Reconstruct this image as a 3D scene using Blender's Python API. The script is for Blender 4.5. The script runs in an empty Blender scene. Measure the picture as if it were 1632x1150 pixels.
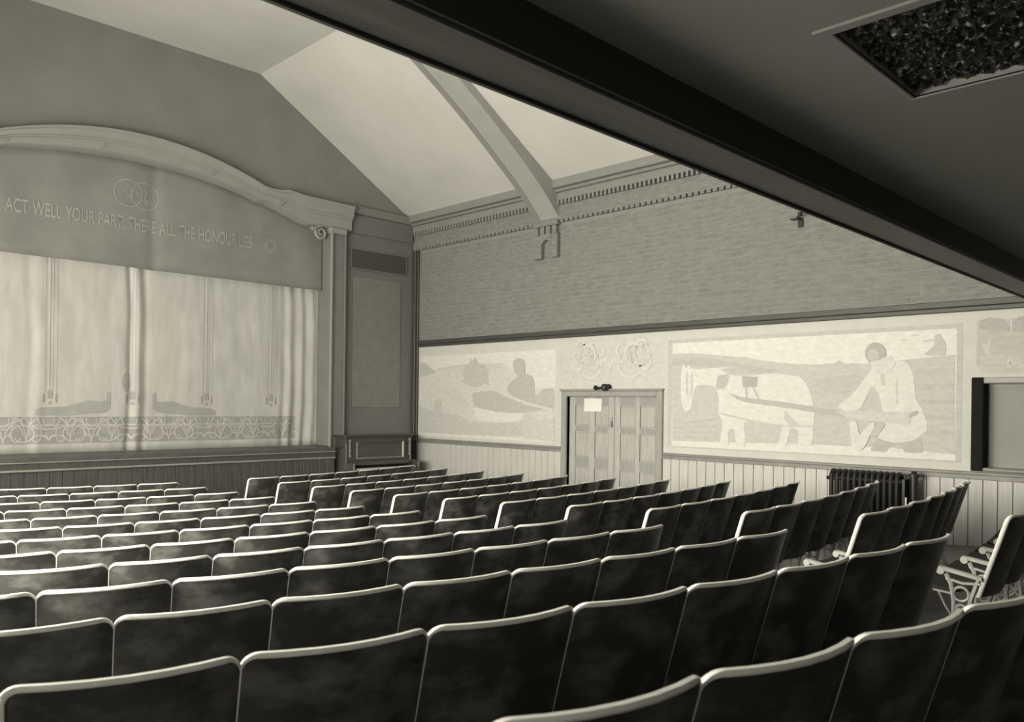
import bpy, bmesh, math, random
from mathutils import Vector, Matrix
from mathutils.geometry import tessellate_polygon
random.seed(7)
R = math.radians
C = bpy.context.scene.collection
E = 1.95                      # eye height above the flat floor before the stage
F, PX, PY, ROLL, YAW = 1289.0, 816.0, 643.6, R(0.69), R(45.1)
W, D = 10.35, 13.177          # right wall x, stage wall y
XL, XM = -0.61, 4.87          # left wall x, hall centre line
YB = -4.6                     # rear wall y

# ---------------------------------------------------------------- camera
fw = Vector((math.sin(YAW), math.cos(YAW), 0)); rt = Vector((math.cos(YAW), -math.sin(YAW), 0)); up = Vector((0, 0, 1))
r2 = rt*math.cos(ROLL) + up*math.sin(ROLL); u2 = -rt*math.sin(ROLL) + up*math.cos(ROLL)
cam = bpy.data.cameras.new('camera'); camo = bpy.data.objects.new('camera', cam); C.objects.link(camo)
M = Matrix((r2, u2, -fw)).transposed().to_4x4(); M.translation = (0, 0, E); camo.matrix_world = M
cam.sensor_width = 36; cam.lens = 36*F/1632; cam.shift_y = (PY-575)/1632; cam.clip_start = 0.05
cam.dof.use_dof = True; cam.dof.focus_distance = 9.0; cam.dof.aperture_fstop = 5.0
bpy.context.scene.camera = camo

# ---------------------------------------------------------------- light: daylight through the windows of the left wall
TINT = (1.0, 0.945, 0.755)
wd = bpy.data.worlds.new('world'); bpy.context.scene.world = wd; wd.use_nodes = True
wd.node_tree.nodes['Background'].inputs[0].default_value = (*TINT, 1); wd.node_tree.nodes['Background'].inputs[1].default_value = 0.6
vs = bpy.context.scene.view_settings
vs.view_transform = 'Standard'; vs.look = 'None'; vs.gamma = 1; vs.use_curve_mapping = False; vs.exposure = 0.68
# (y0, y1, z0, z1, watts)
WINDOWS = [(3.2, 4.8, 1.15, 3.7, 330), (5.6, 7.2, 1.15, 3.7, 340), (8.0, 9.6, 1.15, 3.7, 165), (10.4, 12.0, 1.15, 3.7, 90), (-2.6, -1.2, 1.3, 2.9, 5), (0.2, 1.6, 1.4, 2.9, 3)]
for i, (y0, y1, z0, z1, p) in enumerate(WINDOWS):
    l = bpy.data.lights.new('window_daylight', 'AREA'); l.shape = 'RECTANGLE'; l.size = z1-z0; l.size_y = y1-y0; l.energy = p; l.color = TINT
    o = bpy.data.objects.new('window_daylight', l); C.objects.link(o)
    o.matrix_world = Matrix(((0, 0, -1, XL-0.16), (0, 1, 0, (y0+y1)/2), (1, 0, 0, (z0+z1)/2), (0, 0, 0, 1)))

# ---------------------------------------------------------------- pixel helpers (a pixel is a direction; the plane it lies on gives the distance)
def ray(px, py):
    a, b = px-PX, py-PY
    u = a*math.cos(ROLL)+b*math.sin(ROLL); v = -a*math.sin(ROLL)+b*math.cos(ROLL)
    return Vector((F*math.sin(YAW)+u*math.cos(YAW), F*math.cos(YAW)-u*math.sin(YAW), -v))/F
def onx(px, py, X=W):
    d = ray(px, py); d = d*(X/d.x); return d.y, d.z+E
def ony(px, py, Y=D):
    d = ray(px, py); d = d*(Y/d.y); return d.x, d.z+E

# ---------------------------------------------------------------- materials
def mat(name, v, rough=0.7, var=0.0, scale=4.0, stretch=(1, 1, 1), bump=0.0, bscale=40.0, detail=4, spec=0.5, coat=0.0, v2=None, lo=0.3, hi=0.7, metal=0.0, objrand=0.0):
    m = bpy.data.materials.new(name); m.use_nodes = True; nt = m.node_tree; b = nt.nodes['Principled BSDF']
    b.inputs['Roughness'].default_value = rough; b.inputs['Specular IOR Level'].default_value = spec; b.inputs['Metallic'].default_value = metal
    if coat: b.inputs['Coat Weight'].default_value = coat; b.inputs['Coat Roughness'].default_value = 0.25
    b.inputs['Base Color'].default_value = (v, v, v, 1)
    tc = nt.nodes.new('ShaderNodeTexCoord'); mp = nt.nodes.new('ShaderNodeMapping'); mp.inputs['Scale'].default_value = stretch
    geo = nt.nodes.new('ShaderNodeNewGeometry')
    if objrand:
        oi = nt.nodes.new('ShaderNodeObjectInfo'); ad = nt.nodes.new('ShaderNodeVectorMath'); ad.operation = 'MULTIPLY_ADD'
        nt.links.new(oi.outputs['Random'], ad.inputs[0]); ad.inputs[1].default_value = (37, 91, 53); nt.links.new(tc.outputs['Object'], ad.inputs[2])
        nt.links.new(ad.outputs[0], mp.inputs['Vector'])
    else: nt.links.new(geo.outputs['Position'], mp.inputs['Vector'])
    if var or v2 is not None:
        n = nt.nodes.new('ShaderNodeTexNoise'); n.inputs['Scale'].default_value = scale; n.inputs['Detail'].default_value = detail; n.inputs['Roughness'].default_value = 0.6
        nt.links.new(mp.outputs[0], n.inputs['Vector'])
        r = nt.nodes.new('ShaderNodeValToRGB'); r.color_ramp.elements[0].position = lo; r.color_ramp.elements[1].position = hi
        a = v*(1-var); c = v*(1+var) if v2 is None else v2
        if v2 is not None: a = v
        r.color_ramp.elements[0].color = (a, a, a, 1); r.color_ramp.elements[1].color = (c, c, c, 1)
        nt.links.new(n.outputs['Fac'], r.inputs['Fac']); last = r.outputs['Color']
        nt.links.new(last, b.inputs['Base Color'])
    if bump:
        n2 = nt.nodes.new('ShaderNodeTexNoise'); n2.inputs['Scale'].default_value = bscale; n2.inputs['Detail'].default_value = 5
        nt.links.new(mp.outputs[0], n2.inputs['Vector'])
        bp = nt.nodes.new('ShaderNodeBump'); bp.inputs['Strength'].default_value = bump; bp.inputs['Distance'].default_value = 0.01
        nt.links.new(n2.outputs['Fac'], bp.inputs['Height']); nt.links.new(bp.outputs[0], b.inputs['Normal'])
    return m
MT = dict(
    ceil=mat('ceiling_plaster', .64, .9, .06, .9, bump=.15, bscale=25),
    plaster=mat('stage_wall_plaster', .245, .9, .07, 1.5, bump=.15, bscale=30),
    pier=mat('pier_plaster', .19, .9, .06, 2, bump=.1),
    pier_in=mat('pier_panel_plaster', .225, .9, .08, 6),
    arch=mat('proscenium_plaster', .33, .8, .05, 4),
    jamb=mat('proscenium_jamb', .22, .7, .08, 3),
    mortar=mat('mortar', .28, .9, .1, 9),
    brick=mat('brick', .232, .9, .18, 7, stretch=(1, 1, 3.2), bump=.1, bscale=60),
    cornice=mat('cornice_plaster', .26, .85, .06, 5),
    rib=mat('rib_paint', .40, .8, .05, 3),
    ribedge=mat('rib_edge_shade', .27, .8, .05, 3),  # rib colour darkened to put shade on the far edge
    darktrim=mat('dark_wood_trim', .07, .5, .2, 6, stretch=(4, .5, 4)),
    rail=mat('chair_rail_wood', .26, .5, .15, 5),
    mural=mat('mural_border', .63, .85, .05, 5),
    board=mat('wainscot_board', .58, .55, .09, 4, stretch=(6, 6, .6)),
    door=mat('door_wood', .48, .5, .13, 5, stretch=(5, 5, .7)),
    doorp=mat('door_panel_wood', .46, .5, .13, 6, stretch=(5, 5, .7)),
    casing=mat('door_casing_wood', .36, .5, .12, 5, stretch=(5, 5, .7)),
    black=mat('black_iron', .02, .45),
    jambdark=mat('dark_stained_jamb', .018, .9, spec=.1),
    iron=mat('radiator_iron', .010, .6),
    paper=mat('white_paper', .85, .8),
    brass=mat('brass', .5, .3, metal=.6),
    stagew=mat('stage_dark_wood', .085, .45, .25, 6, stretch=(6, 6, .7)),
    stagem=mat('stage_moulding_wood', .30, .4, .2, 5, stretch=(.6, 6, 6)),
    stagef=mat('stage_floor_wood', .10, .5, .2, 5),
    curtain=mat('curtain_canvas', .55, .9, .13, 2.6, stretch=(2, 1, .5)),
    band=mat('curtain_painted_band', .36, .9, .08, 6),
    motif=mat('curtain_pale_paint', .60, .9, .05, 6),
    dim=mat('curtain_grey_paint', .40, .9, .06, 6),
    valance=mat('valance_canvas', .265, .9, .10, 2.0),
    lettering=mat('valance_pale_lettering', .40, .9, .08, 8),
    vent=mat('dark_grille', .085, .7),
    piano=mat('piano_dark_wood', .075, .28, .2, 5, stretch=(1, 5, 5)),
    pianol=mat('piano_pale_edge', .24, .3, .2, 9),  # paler tone for columns, edge strips and panel mouldings
    ivory=mat('ivory', .6, .35),
    floor=mat('floor_boards', .16, .4, .2, 3, stretch=(6, .6, 1)),
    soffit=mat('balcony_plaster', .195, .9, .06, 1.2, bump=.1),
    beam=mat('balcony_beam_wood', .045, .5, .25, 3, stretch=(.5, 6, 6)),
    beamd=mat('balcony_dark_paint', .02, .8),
    glassd=mat('pressed_dark_glass', .012, .2, v2=.30, lo=.57, hi=.70, scale=42, spec=.8),
    frame=mat('panel_frame_paint', .20, .6),
    seatback=mat('dark_veneer', .050, .38, scale=5, v2=.25, lo=.46, hi=.80, objrand=1, detail=6, stretch=(1, 1, 1.5)),
    seatboard=mat('dark_seat_board', .022, .65, .2, 6, objrand=1),
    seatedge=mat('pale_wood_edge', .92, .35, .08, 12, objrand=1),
    seatiron=mat('cream_painted_iron', .52, .4, .12, 20),
    shade=mat('window_shade_cloth', .34, .8, .06, 3),
    wallL=mat('side_wall_plaster', .45, .9),
    rearw=mat('rear_wall_plaster', .20, .9),
)
def tone(v): 
    k = 'tone_%03d' % round(v*1000)
    if k not in MT: MT[k] = mat('mural_paint_'+str(round(v*100)), .64+(v-.62)*.72, .9, .09, 9, stretch=(1, 1, 2.2), detail=8)
    return MT[k]

# ---------------------------------------------------------------- mesh helpers
def box(bm, x0, x1, y0, y1, z0, z1):
    v = [bm.verts.new((x, y, z)) for x in (x0, x1) for y in (y0, y1) for z in (z0, z1)]
    for f in ((0, 1, 3, 2), (4, 6, 7, 5), (0, 4, 5, 1), (2, 3, 7, 6), (0, 2, 6, 4), (1, 5, 7, 3)): bm.faces.new([v[i] for i in f])
    return bm
def NB(*boxes):
    bm = bmesh.new()
    for b in boxes: box(bm, *b)
    return bm
def tube(bm, pts, r, n=8, cap=True, flat=1.0):
    pts = [Vector(p) for p in pts]; rings = []; ref = None
    for i, p in enumerate(pts):
        t = (pts[min(i+1, len(pts)-1)]-pts[max(i-1, 0)]).normalized()
        if ref is None: ref = Vector((0, 0, 1)) if abs(t.z) < .9 else Vector((1, 0, 0))
        a = t.cross(ref).normalized(); b = a.cross(t).normalized(); ref = b
        rr = r[i] if isinstance(r, (list, tuple)) else r
        rings.append([bm.verts.new(p + a*math.cos(2*math.pi*k/n)*rr*flat + b*math.sin(2*math.pi*k/n)*rr) for k in range(n)])
    for A, B in zip(rings, rings[1:]):
        for k in range(n): bm.faces.new((A[k], A[(k+1) % n], B[(k+1) % n], B[k]))
    if cap: bm.faces.new(rings[0][::-1]); bm.faces.new(rings[-1])
    return bm
def lathe(bm, prof, c, axis='z', n=16):
    rings = []
    for r, h in prof:
        ring = []
        for k in range(n):
            a = 2*math.pi*k/n; x, y = r*math.cos(a), r*math.sin(a)
            p = (x, y, h) if axis == 'z' else ((h, x, y) if axis == 'x' else (x, h, y))
            ring.append(bm.verts.new(Vector(c)+Vector(p)))
        rings.append(ring)
    for A, B in zip(rings, rings[1:]):
        for k in range(n): bm.faces.new((A[k], A[(k+1) % n], B[(k+1) % n], B[k]))
    bm.faces.new(rings[0][::-1]); bm.faces.new(rings[-1]); return bm
def grid(bm, rows):
    V = [[bm.verts.new(p) for p in r] for r in rows]
    for a, b in zip(V, V[1:]):
        for i in range(len(a)-1): bm.faces.new((a[i], a[i+1], b[i+1], b[i]))
    return V
def prism(bm, pts, d):
    a = [bm.verts.new(p) for p in pts]; b = [bm.verts.new(Vector(p)+Vector(d)) for p in pts]
    n = len(pts); bm.faces.new(a); bm.faces.new(b[::-1])
    for i in range(n): bm.faces.new((a[i], b[i], b[(i+1) % n], a[(i+1) % n]))
    return bm
def mesh(name, bm, m, smooth=False, bevel=0):
    if bevel: bmesh.ops.bevel(bm, geom=list(bm.edges), offset=bevel, segments=1, affect='EDGES')
    bmesh.ops.recalc_face_normals(bm, faces=bm.faces)
    me = bpy.data.meshes.new(name); bm.to_mesh(me); bm.free(); me.materials.append(MT[m] if isinstance(m, str) else m)
    if smooth:
        for p in me.polygons: p.use_smooth = True
        me.set_sharp_from_angle(angle=R(45))
    return me
def obj(name, bm, m, parent=None, smooth=False, bevel=0):
    me = bm if isinstance(bm, bpy.types.Mesh) else mesh(name, bm, m, smooth, bevel)
    o = bpy.data.objects.new(name, me); C.objects.link(o)
    if parent: o.parent = parent; o.matrix_parent_inverse = parent.matrix_basis.inverted()
    return o
def tag(o, label, cat, group=None):
    o['label'] = label; o['category'] = cat
    if group: o['group'] = group
    return o
def struct(o, label=None): 
    o['kind'] = 'structure'
    if label: o['label'] = label
    return o
def empty(name, loc=(0, 0, 0)):
    o = bpy.data.objects.new(name, None); C.objects.link(o); o.location = loc; o.empty_display_size = .1; return o

# ---------------------------------------------------------------- seating plan: curved rows on a dished floor
XC, YC, R1, PIT, HA, HB, HC, DR, Q = 5.39588, 18.93701, 17.67468, .84003, .61121, .08092, -.00359, .74013, -.00044
BACK = .88
def row(k):
    Rk = R1-(k-1)*DR; y0 = (YC-R1)+(k-1)*PIT+Q*(k-1)**2
    kk = min(k, 12.2); h = HA+HB*(kk-1)+HC*(kk-1)**2
    return y0+Rk, Rk, E-h
def floor_z(x, y):
    lo, hi = -9.0, 16.0
    for _ in range(30):
        m = (lo+hi)/2; yk, Rk, h = row(m); ya = yk-math.sqrt(max(Rk*Rk-(x-XC)**2, .01))
        if ya < y: lo = m
        else: hi = m
    return row(lo)[2]-BACK

# ================================================================ STRUCTURE
bm = bmesh.new()
xs = [XL-.3+i*(W+.6-XL)/36 for i in range(37)]; ys = [YB-.3+i*(15.0-YB+.3)/60 for i in range(61)]
grid(bm, [[(x, y, floor_z(x, y)) for x in xs] for y in ys])
fl = obj('floor', bm, 'floor', smooth=True); struct(fl, 'dark wooden auditorium floor sloping down to the stage')
md = fl.modifiers.new('solid', 'SOLIDIFY'); md.thickness = .1; md.offset = -1

# ceiling: flat middle, sloping sides
CZ, CX, CE, CEX = 5.728+E, 2.008, 3.80+E, 5.25       # flat height, flat half width, eave height, eave half width
def ceil_z(x):
    d = abs(x-XM); return CZ if d < CX else CZ-(d-CX)*(CZ-CE)/(CEX-CX)
prof = [XM-CEX-.5, XM-CX, XM+CX, XM+CEX+.5]
bm = bmesh.new(); pts = [(x, D+.3, ceil_z(x)) for x in prof]; pts += [(x, D+.3, ceil_z(x)+.12) for x in prof[::-1]]
prism(bm, pts, (0, YB-.3-D-.3, 0)); struct(obj('ceiling', bm, 'ceil'), 'pale plaster hall ceiling with flat middle and sloping sides')

# right wall with door recess and window recess
DY0, DY1, DZ = 7.165, 8.99, 2.09                      # door opening
NY0, NY1, NZ0, NZ1 = 1.25, 2.78, 1.28, 2.27           # window opening
WT = 3.95+E
wr = struct(obj('wall_right', NB((W, W+.3, YB, NY0, -.2, WT), (W, W+.3, NY0, NY1, -.2, NZ0), (W, W+.3, NY0, NY1, NZ1, WT), (W, W+.3, NY1, DY0, -.2, WT),
    (W, W+.3, DY0, DY1, DZ, WT), (W, W+.3, DY1, D+.3, -.2, WT)), 'mortar'), 'brick side wall above painted murals and board wainscot')
# bricks: the 300 largest in view one by one, the rest as one part
BL, BH, BJ = .203, .066, .011
BZ0, BZ1 = 1.272+E, 3.10+E
cells = []
nz = int((BZ1-BZ0)/(BH+BJ))
for r in range(nz):
    y = D-.05-(BL/2 if r % 2 else 0)
    while y > 1.9:
        cells.append((y-BL/2, BZ0+BJ+r*(BH+BJ)+BH/2))
        y -= BL+BJ
vis = [c for c in cells if (c[1]-E) < .535*W*.02+ .60*c[0]-.05]      # below the balcony edge line of sight
vis.sort(key=lambda c: c[0]); near = set(vis[:300])
bme = mesh('brick', NB((-.0025, .006, -BL/2, BL/2, -BH/2, BH/2)), 'brick')
for (y, z) in vis[:300]:
    o = bpy.data.objects.new('brick', bme); C.objects.link(o); o.parent = wr; o.location = (W-.0, y, z)
bm = bmesh.new()
for c in cells:
    if c not in near:
        y, z = c; box(bm, W-.0025, W+.006, y-BL/2, y+BL/2, z-BH/2, z+BH/2)
o = obj('brickwork', bm, 'brick', wr); o['kind'] = 'stuff'

# brick and plaster cornice of the right wall
co = struct(obj('trim_1', NB((W-.22, W, 0.0, D, 3.655+E, 3.80+E), (W-.15, W, 0.0, D, 3.60+E, 3.655+E)), 'cornice', bevel=.012), 'moulded cornice along the top of the brick wall')
obj('fillet', NB((W-.10, W, 0.0, D, 3.47+E, 3.60+E)), 'cornice', co, bevel=.01)
obj('frieze', NB((W-.045, W, 0.0, D, 3.15+E, 3.40+E)), 'brick', co)
bm = bmesh.new(); y = 1.0
while y < D-.05: box(bm, W-.095, W-.02, y, y+.042, 3.395+E, 3.475+E); y += .085
o = obj('dentil_course', bm, 'cornice', co); o['kind'] = 'stuff'
bm = bmesh.new(); y = 1.0
while y < D-.05: box(bm, W-.06, W-.0, y, y+.07, 3.105+E, 3.155+E); y += .105
o = obj('corbel_course', bm, 'brick', co); o['kind'] = 'stuff'
# dark picture rail
t2 = struct(obj('trim_2', NB((W-.055, W, YB, D, 1.19+E, 1.265+E), (W-.035, W, YB, D, 1.135+E, 1.19+E)), 'darktrim', bevel=.008), 'dark wooden rail between brickwork and murals')
# chair rail (two lengths, broken by the door)
for y0, y1 in ((YB, DY0-.11), (DY1+.11, D)):
    n = 'trim_3' if y0 < 0 else 'trim_4'
    o = struct(obj(n, NB((W-.06, W, y0, y1, -.745+E, -.715+E), (W-.04, W, y0, y1, -.80+E, -.745+E)), 'rail', bevel=.006), 'wooden chair rail above the board wainscot ' + ('right' if y0 < 0 else 'left') + ' of the double doors')
# corner moulding
struct(obj('trim_5', NB((W-.09, W-.0, D-.13, D, .0, 3.1+E), (W-.05, W, D-.17, D-.13, 0, 3.1+E)), 'darktrim', bevel=.01), 'dark vertical moulding in the corner beside the stage wall')

# wainscot boards, one by one
def wainscot(y0, y1, name, label):
    back = struct(obj(name, NB((W-.006, W+.002, y0, y1, 0, -.76+E)), 'darktrim'), label)
    w = .1485; n = int((y1-y0)/w); w = (y1-y0)/n; cache = {}
    for i in range(n):
        a = y0+i*w; zb = max(0, floor_z(W-.02, a+w/2)-.01); h = -.77+E-zb; key = round(h, 2)
        if key not in cache: cache[key] = mesh('board', NB((-.02, -.004, .0035, w-.0035, -key, 0)), 'board', bevel=.004)
        o = bpy.data.objects.new('board', cache[key]); C.objects.link(o); o.parent = back; o.location = (W, a, -.77+E)
wainscot(DY1+.115, D-.17, 'wainscot', 'vertical board wainscot between stage corner and double doors')
wainscot(-.6, DY0-.115, 'wainscot', 'vertical board wainscot right of the double doors behind radiator')

# ---- double door
do = struct(empty('door_1', (W, (DY0+DY1)/2, 0)), 'pair of panelled wooden doors with a dark casing')
for nm, b in (('casing_jamb', (W-.045, W+.1, DY1, DY1+.11, 0, DZ+.09)), ('casing_jamb', (W-.045, W+.1, DY0-.11, DY0, 0, DZ+.09)), ('casing_head', (W-.05, W+.1, DY0, DY1, DZ, DZ+.09)), ('casing_cap', (W-.075, W, DY0-.13, DY1+.13, DZ+.09, DZ+.125))):
    obj(nm, NB(b), 'casing', do, bevel=.01)
def leaf(y0, y1, cols, rows_, knob):
    # stiles and rails stand proud of recessed panels
    X = W+.055
    lf = obj('door_leaf', NB((X+.025, X+.05, y0, y1, .01, DZ-.004)), 'door', do)
    ys_ = sorted([y0] + [v for c in cols for v in c] + [y1])
    for a, b in zip(ys_[::2], ys_[1::2]): obj('stile', NB((X, X+.03, a, b, .01, DZ-.004)), 'door', lf)
    zs_ = sorted([.01] + [v for c in rows_ for v in c] + [DZ-.004])
    for a, b in zip(zs_[::2], zs_[1::2]):
        bm = bmesh.new()
        for c in cols: box(bm, X+.001, X+.03, c[0], c[1], a, b)
        obj('rail', bm, 'casing', lf)
    for c in cols:
        for r in rows_: obj('panel', NB((X+.010, X+.03, c[0]+.014, c[1]-.014, r[0]+.014, r[1]-.014)), 'doorp', lf, bevel=.008)
    return lf
ROWS = [(E-.345, E-.0), (E-.875, E-.44), (E-1.45, E-1.04), (.16, .38)]
leaf(8.035, DY1-.005, [(8.15, 8.44), (8.55, 8.86)], ROWS, True)
leaf(DY0+.005, 8.025, [(7.225, 7.535), (7.61, 7.92)], [(a-.012, b-.008) for a, b in ROWS], False)
lp = obj('lock_plate', NB((W+.047, W+.056, 8.06, 8.10, E-.36, E-.19)), 'brass', do)
obj('keyhole', NB((W+.044, W+.048, 8.07, 8.09, E-.29, E-.27)), 'black', lp)
kb = bmesh.new(); lathe(kb, [(.008, 0), (.01, -.03), (.026, -.045), (.02, -.062), (.004, -.066)], (W+.05, 8.08, E-.32), 'x'); obj('knob', kb, 'brass', do, smooth=True)
tag(obj('notice_card', NB((W+.048, W+.053, 8.29, 8.665, E-.105, E+.108)), 'paper'), 'blank white paper notice pinned to the left door leaf', 'notice')

# ---- window with drawn shade at the right edge
wn = struct(empty('window_1', (W, (NY0+NY1)/2, NZ0)), 'deep dark-framed wall opening with a plain grey shade, at right edge')
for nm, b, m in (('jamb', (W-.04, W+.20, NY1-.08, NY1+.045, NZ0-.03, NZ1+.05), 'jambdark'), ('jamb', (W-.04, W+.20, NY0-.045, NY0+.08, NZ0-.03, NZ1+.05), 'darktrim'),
    ('head', (W-.04, W+.20, NY0+.08, NY1-.08, NZ1-.02, NZ1+.05), 'casing'), ('sill', (W-.05, W+.20, NY0+.08, NY1-.08, NZ0-.03, NZ0+.01), 'rail')):
    obj(nm, NB(b), m, wn, bevel=.01)
obj('window_shade', NB((W+.15, W+.165, NY0+.08, NY1-.08, NZ0+.01, NZ1-.02)), 'shade', wn)
obj('shade_rail', NB((W+.135, W+.165, NY0+.08, NY1-.08, NZ1-.06, NZ1-.02)), 'rail', wn)

# ---- stage wall with arched opening
AY = 13.03
ext = [(147.6, 200), (219.6, 210.5), (295, 232), (377.5, 266), (446, 299), (484, 312), (523, 320.7), (582, 334)]
intr = [(147.6, 225), (240, 244), (322.6, 273), (394.6, 305.6), (446, 329.6), (477, 338), (523, 344), (560, 350)]
def half(ps):
    q = sorted((abs(ony(a, b, AY)[0]-XM), ony(a, b, AY)[1]) for a, b in ps if ony(a, b, AY)[0] >= XM-.05)
    return q
eh, ih = half(ext), half(intr)
def interp(tab, d):
    if d <= tab[0][0]: return tab[0][1]
    for (a, p), (b, q) in zip(tab, tab[1:]):
        if d <= b: return p+(q-p)*(d-a)/(b-a)
    return tab[-1][1]
# smooth the two outlines of the arch
EX0, IN0 = eh[0][1]+.005, 3.79*AY/D*1.0+E
def ex_z(d):
    d = abs(d)
    return EX0-d*d/(2*5.0) if d < 2.0 else interp(eh, d) if d > 2.45 else (EX0-d*d/10)*(1-(d-2)/.45)+interp(eh, d)*(d-2)/.45
def in_z(d):
    d = abs(d); return max(min(ex_z(d)-.22, IN0+.02-d*d/(2*8.3)), 5.19)
OPW = 3.40                                             # half width of the opening
bm = bmesh.new(); N = 72
xs = [XM-OPW+2*OPW*i/N for i in range(N+1)]
grid(bm, [[(x, D, in_z(x-XM)+.08) for x in xs], [(x, D, ceil_z(x)+.05) for x in xs]])
for x0, x1 in ((XL-.1, XM-OPW), (XM+OPW, W+.1)):
    q = [bm.verts.new(p) for p in ((x0, D, 0), (x1, D, 0), (x1, D, max(ceil_z(x1), WT-.2)), (x0, D, max(ceil_z(x0), WT-.2)))]; bm.faces.new(q)
ex_ = bmesh.ops.extrude_face_region(bm, geom=list(bm.faces)); bmesh.ops.translate(bm, vec=(0, .3, 0), verts=[g for g in ex_['geom'] if isinstance(g, bmesh.types.BMVert)])
wf = obj('wall_front', bm, 'plaster'); struct(wf, 'grey plaster gable wall around the stage opening')
# pier panel between proscenium and corner
pn = obj('pier_panel', NB((8.60, W-.09, D-.012, D+.0, .2, 3.25+E)), 'pier', wf)
x0, z1 = ony(566, 448); x1, _ = ony(640, 460)
obj('inner_panel', NB((8.84, 9.98, D-.026, D-.012, E-.10, 2.42+E)), 'pier_in', wf, bevel=.006)
obj('pier_frieze', NB((8.70, W-.09, D-.05, D, 3.25+E, 3.62+E)), 'pier', wf, bevel=.012)
obj('pier_cornice', NB((8.70, W-.0, D-.09, D, 3.62+E, 3.78+E)), 'plaster', wf, bevel=.02)
vg = empty('ventilation_grille', (9.43, D-.03, 2.56+E)); tag(vg, 'long dark ventilation grille set high on the pier beside stage', 'grille')
obj('backing', NB((8.79, 10.09, D-.035, D-.012, 2.585+E, 2.945+E)), 'vent', vg)
for b in ((8.77, 8.79, D-.042, D-.012, 2.565+E, 2.965+E), (10.09, 10.11, D-.042, D-.012, 2.565+E, 2.965+E), (8.79, 10.09, D-.042, D-.012, 2.945+E, 2.965+E), (8.79, 10.09, D-.042, D-.012, 2.565+E, 2.585+E)):
    obj('frame', NB(b), 'pier', vg)
for i in range(9): obj('slat', NB((8.79, 10.09, D-.041, D-.034, 2.60+E+i*.038, 2.612+E+i*.038)), 'vent', vg)

# proscenium
pr = empty('proscenium_arch', (XM, AY, 1.1)); struct(pr, 'moulded plaster arch framing the stage curtain')
bm = bmesh.new(); N = 120; DM = 3.84
prof = [(0, 13.42), (0, 13.06), (.06, 13.03), (.40, 13.03), (.44, 13.0), (.50, 13.0), (.55, 12.965), (.80, 12.95), (.86, 12.92), (.96, 12.92), (1, 12.95), (1, D+.01)]
rows_ = []
for i in range(N+1):
    d = -DM+2*DM*i/N; a, b = in_z(d), ex_z(d); rows_.append([(XM+d, y, a+(b-a)*t) for t, y in prof])
G = grid(bm, rows_); bm.faces.new(G[0]); bm.faces.new(G[-1]); obj('arch_moulding', bm, 'arch', pr, smooth=True)
for s in (-1, 1):
    cs = (lambda d: XM+s*d)
    def sb(name, d0, d1, y0, y1, z0, z1, m, bev=.01, par=pr):
        a, b = sorted((cs(d0), cs(d1))); return obj(name, NB((a, b, y0, y1, z0, z1)), m, par, bevel=bev)
    zc = in_z(OPW)
    sb('jamb', 3.390, 3.46, 13.02, 13.55, 1.05, zc-.09, 'jamb')
    sb('jamb_fillet', 3.385, 3.42, 13.0, 13.05, 1.05, zc-.09, 'arch')
    sb('pilaster', 3.46, 3.70, 13.06, D, 1.0, zc-.09, 'jamb')
    sb('pilaster_fillet', 3.70, 3.74, 13.04, D, 1.0, zc-.09, 'pier_in')
    cp = sb('capital', 3.36, 3.72, 12.99, D, zc-.10, zc+.01, 'arch', .015)
    # scrolled console under the springing of the arch
    bm = bmesh.new(); pts = []; 
    for i in range(40):
        a = i/39*3.3*math.pi; r = .13-.10*i/39; pts.append((cs(3.20-math.sin(a)*r), 13.08, zc-.12+math.cos(a)*r))
    tube(bm, pts, [.034-.016*i/39 for i in range(40)], 8)
    sc = obj('scroll_console', bm, 'arch', pr, smooth=True)
    bm = bmesh.new()
    for j in range(5):
        a = -.9+j*.45; tube(bm, [(cs(3.04), 13.08, zc-.02), (cs(3.04-.05*math.sin(a)), 13.05, zc-.02-.05*math.cos(a)), (cs(3.04-.10*math.sin(a)), 13.07, zc-.02-.10*math.cos(a))], [.012, .022, .006], 6)
    obj('leaf_spray', bm, 'arch', sc, smooth=True)
for d in (-2.0, -.72, 1.02, 2.3):                      # small joint blocks on the inner band of the arch
    z = in_z(d)+.05; bm = bmesh.new(); prism(bm, [(XM+d, 13.035, z-.05), (XM+d+.035, 13.035, z-.05), (XM+d+.15, 13.035, z+.055), (XM+d+.10, 13.035, z+.055)], (0, -.03, 0)); obj('arch_block', bm, 'arch', pr)

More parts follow.
